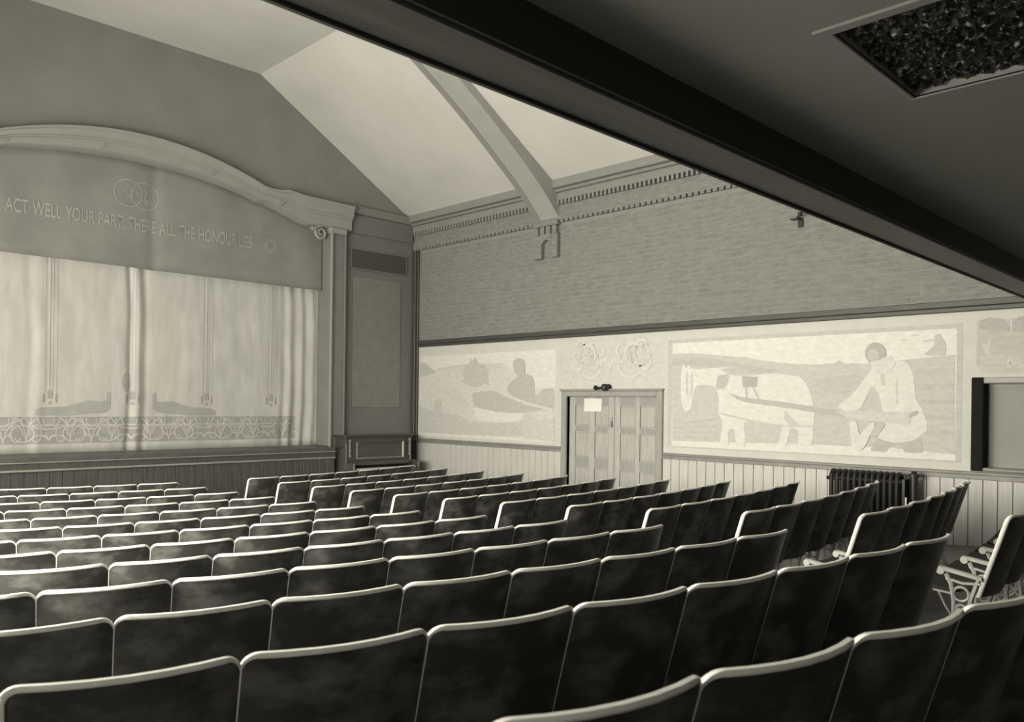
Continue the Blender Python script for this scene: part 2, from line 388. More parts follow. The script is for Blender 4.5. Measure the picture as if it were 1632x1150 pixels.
# ---- ceiling rib on the right wall
RY0, RY1 = 9.2, 9.76
near_px = [(737.6, 132), (785, 191), (831, 252.6), (866, 302), (890.7, 346)]
rp = [(2.0, CZ-.16), (2.7, 5.17+E-.02)] + [(ony(a, b, RY0)[0]-XM, ony(a, b, RY0)[1]) for a, b in near_px]
def rib(s, name, label):
    pts = [(0.0, CZ-.14)] + rp + [(W-XM, 3.14+E)]
    fine = []
    for (a, p), (b, q) in zip(pts, pts[1:]):
        for i in range(6): fine.append((a+(b-a)*i/6, p+(q-p)*i/6))
    fine.append(pts[-1])
    for _ in range(4): fine = [fine[0]] + [((A[0]+2*B[0]+Cc[0])/4, (A[1]+2*B[1]+Cc[1])/4) for A, B, Cc in zip(fine, fine[1:], fine[2:])] + [fine[-1]]
    root = struct(empty(name, (XM+s*(W-XM), (RY0+RY1)/2, 3.1+E)), label)
    bm = bmesh.new(); rows_ = []
    for d, z in fine:
        x = XM+s*d; top = max(ceil_z(x), z)+.05
        rows_.append([(x, RY0, top), (x, RY0, z), (x, RY1-.14, z), (x, RY1-.14, z+.05), (x, RY1, z+.05), (x, RY1, top)])
    grid(bm, rows_); obj('rib_body', bm, 'rib', root, smooth=True)
    bm = bmesh.new(); grid(bm, [[(XM+s*d, RY1-.135, z+.045), (XM+s*d, RY1-.135, z-.004), (XM+s*d, RY1-.02, z-.004), (XM+s*d, RY1-.02, z+.045)] for d, z in fine]); obj('rib_edge', bm, 'ribedge', root, smooth=True)  # strip along the far edge, its shade painted in as a darker tone
    X0, X1 = (W-.09, W) if s > 0 else (XL, XL+.09)
    obj('impost', NB((X0-.02*(s > 0), X1+.02*(s < 0), RY0-.02, RY1, 3.07+E, 3.15+E)), 'brick', root, bevel=.01)
    for i in range(4): obj('corbel_block', NB((X0, X1, RY0+.02+i*.14, RY0+.12+i*.14, 2.93+E, 3.07+E)), 'brick', root, bevel=.006)
    # pier with a little round arched recess between two drops
    xf = X0+.01 if s > 0 else X1-.01
    bm = bmesh.new()
    obj('pendant', NB((X0, X1, RY0-.01, RY0+.13, 2.52+E, 2.93+E)), 'brick', root, bevel=.008)
    obj('pendant', NB((X0, X1, RY1-.20, RY1-.02, 2.52+E, 2.93+E)), 'brick', root, bevel=.008)
    arc = []
    for i in range(13):
        a = math.pi*i/12; arc.append((X0, (RY0+.13+RY1-.20)/2-math.cos(a)*.115, 2.72+E+math.sin(a)*.115))
    bm = bmesh.new(); prism(bm, [(X0, RY0+.13, 2.935+E)] + arc + [(X0, RY1-.20, 2.935+E)], (.09, 0, 0)); obj('arch_head', bm, 'brick', root)
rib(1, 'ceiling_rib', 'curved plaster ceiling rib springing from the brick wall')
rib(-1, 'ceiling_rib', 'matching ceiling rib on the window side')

# ---- left wall with windows, rear wall
ywin = sorted(WINDOWS); bm = bmesh.new(); yy = YB
for (y0, y1, z0, z1, p) in ywin:
    box(bm, XL-.3, XL, yy, y0, -.2, WT); box(bm, XL-.3, XL, y0, y1, -.2, z0); box(bm, XL-.3, XL, y0, y1, z1, WT); yy = y1
box(bm, XL-.3, XL, yy, D+.3, -.2, WT); struct(obj('wall_left', bm, 'wallL'), 'plain side wall with tall windows')
for i, (y0, y1, z0, z1, p) in enumerate(ywin):
    w_ = struct(empty('window_%d' % (i+2), (XL, (y0+y1)/2, z0)), 'tall window in the side wall')
    for b in ((XL-.14, XL+.02, y0, y0+.06, z0, z1), (XL-.14, XL+.02, y1-.06, y1, z0, z1), (XL-.14, XL+.02, y0, y1, z1-.06, z1), (XL-.14, XL+.05, y0, y1, z0, z0+.06), (XL-.12, XL-.08, (y0+y1)/2-.02, (y0+y1)/2+.02, z0, z1), (XL-.12, XL-.08, y0, y1, (z0+z1)/2-.02, (z0+z1)/2+.02)):
        obj('sash_bar', NB(b), 'wallL', w_)
struct(obj('wall_back', NB((XL-.3, W+.3, YB-.3, YB, -.2, CZ+.2)), 'rearw'), 'plain rear wall under the balcony')

# ---- balcony above the camera
ZB, ZS, BY0, BY1 = 1.155+E, 1.34+E, 1.893, 2.15
HX0, HX1, HY0, HY1 = 2.845, 3.68, .42, 1.24
bal = struct(empty('balcony', (XM, BY1, ZB)), 'dark balcony overhead with a deep front beam')
SX0, SX1 = XL+.005, W-.06
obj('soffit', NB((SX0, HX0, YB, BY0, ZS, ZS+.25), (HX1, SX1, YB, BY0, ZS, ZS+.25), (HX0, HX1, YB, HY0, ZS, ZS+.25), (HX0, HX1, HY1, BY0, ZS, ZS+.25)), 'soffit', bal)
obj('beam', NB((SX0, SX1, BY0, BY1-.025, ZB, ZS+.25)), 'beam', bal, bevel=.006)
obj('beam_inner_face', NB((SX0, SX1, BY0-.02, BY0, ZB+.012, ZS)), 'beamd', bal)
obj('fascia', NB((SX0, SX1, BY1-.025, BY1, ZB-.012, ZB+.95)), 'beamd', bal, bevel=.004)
obj('parapet_cap', NB((SX0, SX1, BY1-.1, BY1+.06, ZB+.95, ZB+1.0)), 'beam', bal)
# textured glass panel in the soffit
cpn = empty('ceiling_panel', ((HX0+HX1)/2, (HY0+HY1)/2, ZS)); tag(cpn, 'square panel of dark pebbled glass let into the balcony ceiling', 'ceiling panel')
bm = bmesh.new(); n = 60; nr = random.Random(3)
H = [[nr.random() for _ in range(n+1)] for _ in range(n+1)]
grid(bm, [[(HX0+(HX1-HX0)*i/n, HY0+(HY1-HY0)*j/n, ZS+.045-.028*H[i][j]**1.5) for i in range(n+1)] for j in range(n+1)])
obj('pebbled_glass', bm, 'glassd', cpn, smooth=True)
t = .055
for b in ((HX0-t, HX0, HY0-t, HY1+t, ZS-.009, ZS+.01), (HX1, HX1+.02, HY0-t, HY1+.02, ZS-.006, ZS+.01), (HX0, HX1, HY1, HY1+.03, ZS-.006, ZS+.01), (HX0, HX1, HY0-t, HY0, ZS-.009, ZS+.01)):
    obj('frame', NB(b), 'frame', cpn, bevel=.004)
obj('cover', NB((HX0-.02, HX1+.02, HY0-.02, HY1+.02, ZS+.26, ZS+.28)), 'beamd', cpn)

# ================================================================ STAGE
SF, SY, SX = 1.135, 12.5, 3.17                        # stage floor height, front y, half width
st = struct(empty('stage', (XM, SY, 0)), 'raised stage with dark board front and moulded edge')
obj('stage_floor', NB((XM-SX, XM+SX, SY-.02, 13.05, SF-.06, SF), (XM-OPW-.05, XM+OPW+.05, 13.05, 16.0, SF-.06, SF)), 'stagef', st)
def sz(py): return ony(100, py, SY)[1]
zt, zl = sz(733), sz(746)
obj('nosing', NB((XM-SX-.02, XM+SX+.02, SY-.06, SY, zt-.028, SF-.062)), 'stagem', st, bevel=.012)
obj('apron_fascia', NB((XM-SX, XM+SX, SY-.03, SY, zl, zt-.028)), 'stagew', st)
obj('apron_bead', NB((XM-SX, XM+SX, SY-.055, SY, zl-.03, zl)), 'stagem', st, bevel=.008)
w = .157; n = int(2*SX/w); w = 2*SX/n
bme = mesh('board', NB((.003, w-.003, -.018, -.002, .02, zl-.03)), 'stagew', bevel=.004)
for i in range(n):
    o = bpy.data.objects.new('board', bme); C.objects.link(o); o.parent = st; o.location = (XM-SX+i*w-XM, SY-SY, 0); 
obj('front_backing', NB((XM-SX, XM+SX, SY, SY+.03, 0, SF-.06)), 'stagew', st)
obj('stage_side', NB((XM+SX-.03, XM+SX, SY, D, 0, SF-.06), (XM-SX, XM-SX+.03, SY, D, 0, SF-.06)), 'stagew', st)

# ---- painted curtain
CY = 13.45
def fold(x, z):
    g = lambda c, s, a: a*math.exp(-((x-c)/s)**2)
    dx = .02*math.sin(z*1.7)+.01*math.sin(z*4+x*2); x = x+dx
    top = min(1, max(0, (z-1.2)/2.0))
    y = .010*math.sin(x*5.1)+.005*math.sin(x*11.3+1)+.0025*math.sin(x*23+2*math.sin(z*2))
    y += g(XM-.03, .05, .08)-g(XM+.08, .07, .065)+g(XM+.20, .05, .035)
    y += g(3.42, .07, .03)-g(3.55, .07, .025)
    for c in (7.55, 7.78, 8.0): y += g(c, .055, .042*(1.2-.6*top))
    for c in (7.66, 7.9, 8.13): y -= g(c, .05, .035)
    return CY+y*.5
X0, X1, Z0, Z1 = 1.45, 8.262, SF+.005, 4.35
cu = empty('stage_curtain', (XM, CY, SF)); tag(cu, 'pale painted canvas drop curtain closing the stage', 'curtain')
bm = bmesh.new(); nx, nzz = 330, 24
grid(bm, [[(X0+(X1-X0)*i/nx, fold(X0+(X1-X0)*i/nx, Z0+(Z1-Z0)*j/nzz), Z0+(Z1-Z0)*j/nzz) for i in range(nx+1)] for j in range(nzz+1)])
o = obj('cloth', bm, 'curtain', cu, smooth=True); md = o.modifiers.new('s', 'SOLIDIFY'); md.thickness = .004; md.offset = 1
def patch(x0, x1, zlo, zhi, off, nxs=None, nzs=6):
    """painted patch that follows the folds; zlo/zhi are functions of x"""
    nxs = nxs or max(2, int((x1-x0)/.02)); bm = bmesh.new(); rows_ = []
    for j in range(nzs+1):
        r = []
        for i in range(nxs+1):
            x = x0+(x1-x0)*i/nxs; z = zlo(x)+(zhi(x)-zlo(x))*j/nzs; r.append((x, fold(x, z)-off, z))
        rows_.append(r)
    grid(bm, rows_); return bm
def ribbon(bm, pts, wd_, off):
    L, Rr = [], []
    for i, (x, z) in enumerate(pts):
        a = pts[max(0, i-1)]; b = pts[min(len(pts)-1, i+1)]; dx, dz = b[0]-a[0], b[1]-a[1]; l = math.hypot(dx, dz) or 1
        nx_, nz_ = -dz/l*wd_/2, dx/l*wd_/2
        L.append((x+nx_, fold(x+nx_, z+nz_)-off, z+nz_)); Rr.append((x-nx_, fold(x-nx_, z-nz_)-off, z-nz_))
    grid(bm, [L, Rr])
K = lambda v: (lambda x: v)
HB0, HB1 = E-.675, E-.275
hb = obj('hem_band', patch(X0, 7.80, K(HB0), K(HB1), .008), 'band', cu, smooth=True)
def bez(p0, p1, p2, p3, n=14):
    return [tuple((1-t)**3*a+3*(1-t)**2*t*b+3*(1-t)*t*t*c+t**3*d for a, b, c, d in zip(p0, p1, p2, p3)) for t in [i/n for i in range(n+1)]]
# scrolling vine pattern of the hem band, one motif per repeat
px0 = XM
for rpt, per, lift in [(i, 1.19, 0) for i in range(-3, 3)] + [(i, .595, .001) for i in range(-6, 6)]:
    bm = bmesh.new()
    for s in (1, -1):
        bx = px0+(rpt+.5)*per; hh = HB1-HB0; P = lambda u, v: (bx+s*u*per, HB0+v*hh)
        if bx > 7.8 or (s > 0 and bx+per/2 > 7.85): continue
        ribbon(bm, bez(P(0, .02), P(.02, .5), P(.05, .75), P(.24, .97)), .014, .013)
        ribbon(bm, bez(P(.06, .30), P(.10, .75), P(.30, .85), P(.33, .45)), .014, .013)
        ribbon(bm, bez(P(.33, .45), P(.36, .05), P(.16, -.05), P(.13, .22)), .014, .013)
        ribbon(bm, bez(P(.24, .97), P(.30, .60), P(.40, .50), P(.5, .55)), .014, .013)
        ribbon(bm, bez(P(.28, .12), P(.36, .40), P(.45, .36), P(.5, .12)), .014, .013)
        ribbon(bm, bez(P(.38, .95), P(.36, .78), P(.42, .62), P(.5, .70)), .014, .013)
        ribbon(bm, bez(P(.10, .95), P(.12, .80), P(.06, .66), P(.0, .62)), .014, .013)
    if len(bm.verts): obj('vine_motif', bm, 'motif', hb)
    else: bm.free()
for i, x in enumerate((2.49, 3.69, 4.88, 6.10, 7.30)):   # stripes with a pendant
    for dx, wv in ((-.075, .012), (-.02, .03), (.03, .012), (.085, .012)):
        bm = patch(x+dx-wv/2, x+dx+wv/2, K(E+.03), K(4.3), .008, nxs=2, nzs=24); obj('painted_stripe', bm, 'motif', cu)
    for dx in (-.085, .085): obj('pendant_bar', patch(x+dx-.012, x+dx+.012, K(E-.06), K(E+.07), .009, nxs=2, nzs=2), 'band', cu)
    pdn = obj('pendant_drop', patch(x-.035, x+.035, K(E-.00), K(E+.13), .009, nxs=4, nzs=4), 'dim', cu)
    obj('pendant_tip', patch(x-.02, x+.02, K(E-.09), K(E-.04), .009, nxs=4, nzs=2), 'dim', cu)
for s in (1, -1):                                     # mirrored long-tailed birds
    xb = 4.87+s*.33
    tops = [(0, E-.10), (.06, E-.02), (.14, E-.04), (.30, E-.02), (.45, E-.06), (.62, E-.12), (.95, E-.13), (1.05, E-.17)]
    bots = [(0, E-.14), (.06, E-.2), (.14, E-.215), (.30, E-.22), (.45, E-.24), (.62, E-.255), (.95, E-.255), (1.05, E-.25)]
    a, b = sorted((xb, xb+s*1.05))
    bird = obj('painted_bird', patch(a, b, lambda x: interp(bots, abs(x-xb)), lambda x: interp(tops, abs(x-xb)), .009), 'dim', cu, smooth=True)
    bm = bmesh.new(); ribbon(bm, bez((xb+s*.06, E-.16), (xb-s*.02, E-.05), (xb+s*.05, E+.03), (xb+s*.015, E+.11)), .05, .010); obj('neck', bm, 'dim', bird)
# grey oval patch by the middle parting
obj('grey_patch', patch(4.72, 4.87, lambda x: E+.28-.16*math.sqrt(max(0, 1-((x-4.795)/.076)**2)), lambda x: E+.28+.16*math.sqrt(max(0, 1-((x-4.795)/.076)**2)), .0075), 'dim', cu)

# ---- valance
VY = 13.33; VZ = 2.067*VY/D+E
va = empty('valance', (XM, VY, VZ)); tag(va, 'grey painted canvas valance lettered in pale capitals under the arch', 'valance')
bm = bmesh.new(); nx = 160; vx0, vx1 = XM-3.395, XM+3.395
def vy(x, z): return VY+.010*math.sin(x*3.1+z)+.006*math.sin(x*7.7)+.03*math.exp(-((x-5.15)/.10)**2)*(1 if z < 5.6 else .6)
grid(bm, [[(x, vy(x, z0+(in_z(x-XM)+.06-z0)*j/10), z0+(in_z(x-XM)+.06-z0)*j/10) for x in [vx0+(vx1-vx0)*i/nx for i in range(nx+1)]] for j in range(11) for z0 in (VZ,)])
o = obj('cloth', bm, 'valance', va, smooth=True); md = o.modifiers.new('s', 'SOLIDIFY'); md.thickness = .006; md.offset = 1
def text_mesh(s, x0, x1, zc, h, y):
    cu_ = bpy.data.curves.new('lettering', 'FONT'); cu_.body = s; cu_.size = 1; cu_.space_word = 1.25; cu_.extrude = 0; cu_.offset = .008
    to = bpy.data.objects.new('lettering', cu_); C.objects.link(to); bpy.context.view_layer.update()
    me = bpy.data.meshes.new_from_object(to.evaluated_get(bpy.context.evaluated_depsgraph_get())); bpy.data.objects.remove(to)
    xs_ = [v.co.x for v in me.vertices]; ys_ = [v.co.y for v in me.vertices]
    sx = (x1-x0)/(max(xs_)-min(xs_)); sy = h/(max(ys_)-min(ys_)); mx, my = min(xs_), min(ys_)
    for v in me.vertices:
        X = x0+(v.co.x-mx)*sx; Z = zc-h/2+(v.co.y-my)*sy; v.co = (X, vy(X, Z)-.008, Z)
    me.materials.clear(); me.materials.append(MT['lettering']); return me
lx0, lz0 = ony(8, 325, VY); lx1, lz1 = ony(402, 386, VY); zt_ = (lz0+lz1)/2
me = text_mesh('ACT WELL YOUR PART. THERE ALL THE HONOUR LIES', lx0, lx1, zt_, .205, VY)
o = obj('lettering', me, None, va); o['label'] = 'pale capital lettering'
em = bmesh.new()
def ring(bm, cx_, cz_, r, wd_, a0=0, a1=2*math.pi, n=36, sx=1, sz_=1):
    A, B = [], []
    for i in range(n+1):
        a = a0+(a1-a0)*i/n
        for L, q in ((A, r-wd_/2), (B, r+wd_/2)): X, Z = cx_+math.cos(a)*q*sx, cz_+math.sin(a)*q*sz_; L.append((X, vy(X, Z)-.009, Z))
    grid(bm, [A, B])
c1 = ony(204.5, 307.5, VY); c2 = ony(232, 313.5, VY)
ring(em, *c1, .215, .016); obj('emblem_ring', em, 'lettering', va)
em = bmesh.new(); ring(em, *c2, .215, .016); obj('emblem_ring', em, 'lettering', va)
em = bmesh.new()
def line(bm, pts, wd_=.014):
    L, Q_ = [], []
    for i, (x, z) in enumerate(pts):
        a = pts[max(0, i-1)]; b = pts[min(len(pts)-1, i+1)]; dx, dz = b[0]-a[0], b[1]-a[1]; l = math.hypot(dx, dz) or 1
        L.append((x-dz/l*wd_/2, vy(x, z)-.009, z+dx/l*wd_/2)); Q_.append((x+dz/l*wd_/2, vy(x, z)-.009, z-dx/l*wd_/2))
    grid(bm, [L, Q_])
x, z = c1; line(em, [(x+.0, z+.11), (x-.03, z+.08), (x-.07, z+.03), (x-.02, z-.02), (x+.03, z-.05)]); line(em, [(x+.04, z+.08), (x+.04, z-.05)]); ring(em, x+.01, z-.10, .035, .012, n=16, sx=1.1, sz_=.8)
obj('emblem_face', em, 'lettering', va); em = bmesh.new()
x, z = c2; line(em, [(x+.0, z+.10), (x+.02, z+.04), (x-.01, z-.03)]); line(em, [(x-.01, z-.03), (x+.05, z-.10)]); ring(em, x+.01, z-.10, .03, .012, n=16); ring(em, x-.11, z+.02, .028, .014, n=16)
obj('emblem_face', em, 'lettering', va)
for sx_, sz_ in (ony(431, 392, VY), (2*XM-ony(431, 392, VY)[0], ony(431, 392, VY)[1])):
    bm = bmesh.new()
    for k in range(14):
        a = 2*math.pi*k/14; line(bm, [(sx_+math.cos(a)*.06, sz_+math.sin(a)*.06), (sx_+math.cos(a)*.145, sz_+math.sin(a)*.145)], .018)
    obj('starburst', bm, 'lettering', va)

# ================================================================ MURALS on the right wall
LAY = [0]
HARD = {'field', 'dark_ridge', 'water', 'far_hill', 'far_shore', 'reeds', 'bank', 'furrow', 'trace', 'tree_crown', 'stem', 'pale_band', 'ripple', 'saddle'}
def poly(name, pts, lay, v, parent, X=W-.004):
    if name not in HARD:
        for _ in range(2):                                # round the corners
            n = len(pts); pts = [q for i in range(n) for a, b in ((pts[i], pts[(i+1) % n]),) for q in ((a[0]*.86+b[0]*.14, a[1]*.86+b[1]*.14), (a[0]*.14+b[0]*.86, a[1]*.14+b[1]*.86))]
    LAY[0] += .0004
    bm = bmesh.new(); q = [(X-lay*.0025-LAY[0] % .0023, *onx(a, b)) for a, b in pts]
    A = [bm.verts.new(p) for p in q]; B = [bm.verts.new((p[0]+.002, p[1], p[2])) for p in q]; n = len(q)
    for tri in tessellate_polygon([[Vector((p[1], p[2], 0)) for p in q]]):
        bm.faces.new([A[i] for i in tri]); bm.faces.new([B[i] for i in tri][::-1])
    for i in range(n): bm.faces.new((A[i], B[i], B[(i+1) % n], A[(i+1) % n]))
    return obj(name, bm, tone(v), parent)
def z5(l): return [(1040+a/2.757, 470+b/2.757) for a, b in l]
def z4(l): return [(640+a/3.709, 480+b/3.709) for a, b in l]
def rect(p): return p
zr = E-.70; zp = 1.13+E
def wallrect(name, y0, y1, z0, z1, lay, m, parent):
    return obj(name, NB((W-.004-lay*.0025, W+.001, y0, y1, z0, z1)), m, parent)
# long ploughing mural
mu = empty('mural', (W, 4.95, 1.2)); tag(mu, 'large pale wall painting of a ploughman behind a white horse', 'mural')
wallrect('border', NY1+.05, DY0-.115, zr-.01, zp, 0, 'mural', mu)
wallrect('inner_border', 2.93, 6.98, E-.62, E+1.0, 1, tone(.50), mu)
y0, y1 = onx(1525, 600)[0], onx(1072, 600)[0]
wallrect('sky', y0, y1, E-.60, E+.945, 2, tone(.80), mu)
poly('field', z5([(88, 258), (180, 255), (260, 262), (420, 275), (560, 298), (700, 305), (800, 300), (820, 286), (845, 300), (930, 302), (1200, 275), (1330, 262), (1330, 700), (1060, 672), (700, 656), (88, 640)]), 3, .54, mu)
poly('dark_ridge', z5([(88, 280), (180, 270), (300, 285), (430, 310), (560, 330), (500, 350), (300, 320), (88, 310)]), 4, .46, mu)
for fy in range(5): poly('furrow', z5([(1150+fy*10, 330+fy*65), (1325, 320+fy*70), (1325, 340+fy*70), (1160+fy*8, 350+fy*65)]), 4, .49, mu)
for fy in range(4): poly('furrow', z5([(95, 560+fy*20), (290, 540+fy*28), (290, 550+fy*28), (95, 568+fy*20)]), 4, .49, mu)
poly('furrow', z5([(700, 370), (900, 345), (950, 380), (860, 430), (720, 440)]), 4, .50, mu)
hs = poly('horse', z5([(126, 410), (128, 345), (132, 320), (140, 302), (150, 322), (162, 304), (172, 322), (205, 326), (300, 318), (380, 312), (430, 345), (560, 345), (660, 360), (695, 420), (715, 500), (712, 560), (705, 660), (640, 660), (645, 590), (610, 580), (590, 662), (550, 662), (575, 572), (430, 552), (405, 560), (412, 668), (370, 668), (362, 585), (335, 590), (337, 665), (295, 665), (312, 560), (290, 510), (296, 450), (278, 405), (235, 392), (192, 402), (182, 440), (174, 498), (150, 517), (132, 485)]), 5, .76, mu)
poly('mane', z5([(300, 325), (380, 312), (430, 335), (500, 345), (430, 355), (340, 350)]), 6, .50, mu)
poly('collar', z5([(290, 350), (345, 348), (325, 410), (280, 412)]), 6, .46, mu)
poly('saddle', z5([(395, 355), (465, 360), (460, 405), (400, 405)]), 6, .38, mu)
poly('trace', z5([(410, 405), (418, 405), (422, 455), (414, 455)]), 6, .46, mu); poly('trace', z5([(440, 405), (448, 405), (475, 455), (466, 455)]), 6, .46, mu)
poly('belly_shade', z5([(585, 505), (605, 530), (655, 575), (612, 582), (580, 545)]), 6, .56, mu)
poly('girth', z5([(300, 515), (420, 545), (560, 570), (712, 572), (712, 580), (560, 578), (420, 553), (300, 524)]), 6, .56, mu)
poly('head_shade', z5([(150, 340), (158, 340), (158, 440), (150, 440)]), 6, .58, mu); poly('head_shade', z5([(172, 345), (180, 345), (178, 440), (170, 440)]), 6, .58, mu)
poly('ploughman_coat', z5([(960, 330), (1010, 300), (1040, 285), (1120, 290), (1150, 350), (1158, 460), (1190, 500), (1215, 590), (1150, 640), (1060, 650), (985, 625), (1030, 570), (1010, 500), (1000, 440), (975, 400), (915, 500), (870, 515), (810, 490), (880, 440), (930, 370)]), 5, .75, mu)
poly('coat_fold', z5([(1000, 345), (1020, 345), (1025, 395), (1010, 400)]), 6, .58, mu); poly('coat_fold', z5([(1070, 370), (1078, 370), (1080, 480), (1072, 480)]), 6, .62, mu); poly('coat_fold', z5([(960, 400), (968, 400), (925, 490), (918, 486)]), 6, .62, mu)
hd = [(980+math.cos(a)*46*(1.05 if math.cos(a) > 0 else .95), 256+math.sin(a)*48) for a in [2*math.pi*i/18 for i in range(18)]]
poly('ploughman_head', z5(hd), 6, .40, mu)
poly('face', z5([(948, 250), (975, 235), (1000, 250), (995, 285), (965, 292), (948, 275)]), 7, .52, mu)
poly('beard', z5([(960, 292), (1000, 285), (1045, 265), (1075, 300), (1040, 345), (990, 345), (965, 325)]), 7, .70, mu)
poly('legs', z5([(990, 628), (1060, 652), (1150, 642), (1182, 622), (1190, 695), (1105, 690), (1100, 655), (1040, 668), (1030, 688), (955, 684)]), 4.5, .44, mu)
poly('shaft', z5([(330, 425), (390, 448), (600, 472), (860, 512), (862, 540), (600, 497), (390, 468)]), 7, .44, mu)
poly('plough_beam', z5([(800, 510), (870, 508), (1040, 515), (1120, 510), (1138, 535), (1130, 570), (1040, 560), (870, 545)]), 7, .62, mu)
poly('handle', z5([(1128, 520), (1165, 505), (1170, 520), (1130, 540)]), 8, .42, mu)
poly('ploughshare', z5([(865, 548), (900, 552), (912, 620), (960, 560), (985, 560), (930, 680), (880, 682)]), 7, .74, mu)
poly('ploughshare', z5([(985, 560), (1030, 565), (985, 625), (955, 620)]), 7, .50, mu)
poly('distant_figure', z5([(1190, 265), (1240, 222), (1240, 178), (1262, 168), (1278, 195), (1292, 215), (1290, 268)]), 4, .52, mu)
for bx_, by_ in ((1080, 200), (1130, 180), (1180, 205), (1215, 200)): poly('bird', z5([(bx_, by_), (bx_+25, by_-8), (bx_+50, by_-3), (bx_+25, by_-1)]), 4, .56, mu)
# boat mural
mb = empty('mural', (W, 11.1, 1.2)); tag(mb, 'pale wall painting of a man rowing a boat, beside the stage corner', 'mural')
wallrect('border', DY1+.115, D-.17, zr-.01, zp, 0, 'mural', mb)
y0, y1 = onx(886, 630)[0], onx(669, 630)[0]
wallrect('sky', y0, y1, E-.66, E+.945, 2, tone(.76), mb)
poly('water', z4([(108, 450), (210, 420), (350, 400), (610, 365), (670, 420), (790, 520), (908, 510), (908, 830), (660, 800), (108, 775)]), 3, .66, mb)
poly('far_hill', z4([(108, 365), (140, 362), (180, 395), (210, 420), (108, 450)]), 4, .50, mb)
poly('far_shore', z4([(210, 400), (350, 372), (600, 362), (610, 380), (520, 420), (350, 410), (210, 412)]), 4, .60, mb)
poly('trees', z4([(360, 435), (385, 372), (405, 380), (408, 330), (420, 355), (440, 330), (460, 365), (500, 380), (515, 420), (520, 490), (440, 510), (395, 490), (360, 480), (380, 450)]), 5, .50, mb)
poly('rower', z4([(665, 350), (690, 334), (722, 338), (735, 370), (732, 430), (770, 436), (788, 470), (792, 590), (700, 592), (625, 530), (638, 490), (690, 445), (690, 438), (672, 420), (664, 385)]), 6, .45, mb)
poly('boat', z4([(418, 545), (470, 532), (560, 530), (640, 555), (700, 585), (800, 560), (840, 515), (906, 512), (906, 640), (820, 640), (720, 660), (600, 655), (500, 640), (432, 620)]), 5.5, .47, mb)
poly('oar', z4([(478, 488), (490, 484), (620, 545), (760, 600), (900, 635), (900, 648), (740, 612), (600, 552)]), 7, .68, mb)
poly('foam', z4([(430, 625), (520, 645), (620, 660), (720, 662), (725, 700), (650, 712), (560, 718), (460, 700), (420, 690), (440, 660)]), 6, .78, mb)
poly('reeds', z4([(108, 615), (150, 640), (195, 650), (200, 590), (220, 578), (238, 595), (240, 655), (340, 672), (400, 715), (560, 722), (720, 715), (715, 790), (660, 798), (108, 772)]), 6.5, .55, mb)
poly('bank', z4([(740, 660), (800, 700), (906, 690), (906, 726), (840, 722), (906, 740), (906, 826), (720, 800), (715, 700)]), 6.5, .60, mb)
for i in range(8): poly('ripple', z4([(250+i*14, 520+i*14), (330+i*10, 505+i*15), (332+i*10, 512+i*15), (252+i*14, 530+i*14)]), 4.5, .60, mb)
# ornament panels
md1 = empty('ornament_panel', (W, 8.1, 2.4)); tag(md1, 'pale painted panel of leafy scrolls above the double doors', 'mural')
wallrect('ground', DY0-.115, DY1+.115, DZ+.125, zp, 0, tone(.60), md1)
def scroll(parent, cy_, cz_, s, flip, v):
    bm = bmesh.new()
    for ii, (a0, a1, r, dy, dz) in enumerate(((0, 4.4, .16, 0, 0), (2.6, 5.6, .24, -.05, -.14), (0.4, 3.2, .11, .16, .10), (3.4, 6.6, .12, .22, -.12), (1, 4.6, .09, -.24, .06), (0, 3.4, .13, -.34, -.22))):
        LAY[0] += .0006
        A, B = [], []
        for i in range(19):
            a = a0+(a1-a0)*i/18; th = .022+.03*math.sin(math.pi*i/18)
            for L, q in ((A, r-th/2), (B, r+th/2)): L.append((W-.0085-LAY[0] % .006, cy_+flip*s*(dy+math.cos(a)*q), cz_+s*(dz+math.sin(a)*q)))
        grid(bm, [A, B])
    o = obj('leaf_scroll', bm, tone(v), parent); md = o.modifiers.new('s', 'SOLIDIFY'); md.thickness = .0005; md.offset = 0
scroll(md1, 8.55, E+.82, 1, 1, .68); scroll(md1, 7.62, E+.82, 1, -1, .68); scroll(md1, 8.62, E+.90, .6, 1, .53); scroll(md1, 7.50, E+.84, .6, -1, .53)
md2 = empty('ornament_panel', (W, 2.3, 2.7)); tag(md2, 'grey painted panel of stylised trees above the right wall opening', 'mural')
wallrect('border', 1.0, NY1+.05, NZ1+.05, zp, 0, 'mural', md2)
wallrect('border', YB, 1.2, zr-.01, zp, -.2, 'mural', md2)
y1 = onx(1557, 540)[0]
wallrect('ground', 1.2, y1, E+.50, E+1.02, 1, tone(.47), md2)
poly('tree_crown', z5([(1437, 150), (1437, 112), (1480, 98), (1540, 105), (1572, 140), (1575, 160)]), 2, .38, md2)
poly('tree_crown', z5([(1582, 160), (1582, 120), (1610, 95), (1700, 90), (1700, 165)]), 2, .38, md2)
poly('stem', z5([(1574, 100), (1582, 100), (1582, 165), (1574, 165)]), 2, .62, md2)
poly('scroll_stem', z5([(1440, 210), (1470, 215), (1490, 185), (1480, 260), (1490, 320), (1475, 320), (1462, 245)]), 2, .60, md2)
poly('pale_band', z5([(1440, 262), (1640, 258), (1640, 342), (1440, 345)]), 2, .52, md2)
poly('leaf', z5([(1572, 265), (1592, 300), (1574, 322), (1556, 300)]), 3, .64, md2); poly('leaf_eye', z5([(1573, 285), (1582, 302), (1574, 312), (1565, 302)]), 4, .40, md2)
poly('leaf', z5([(1600, 322), (1640, 318), (1640, 300), (1615, 306)]), 3, .60, md2)

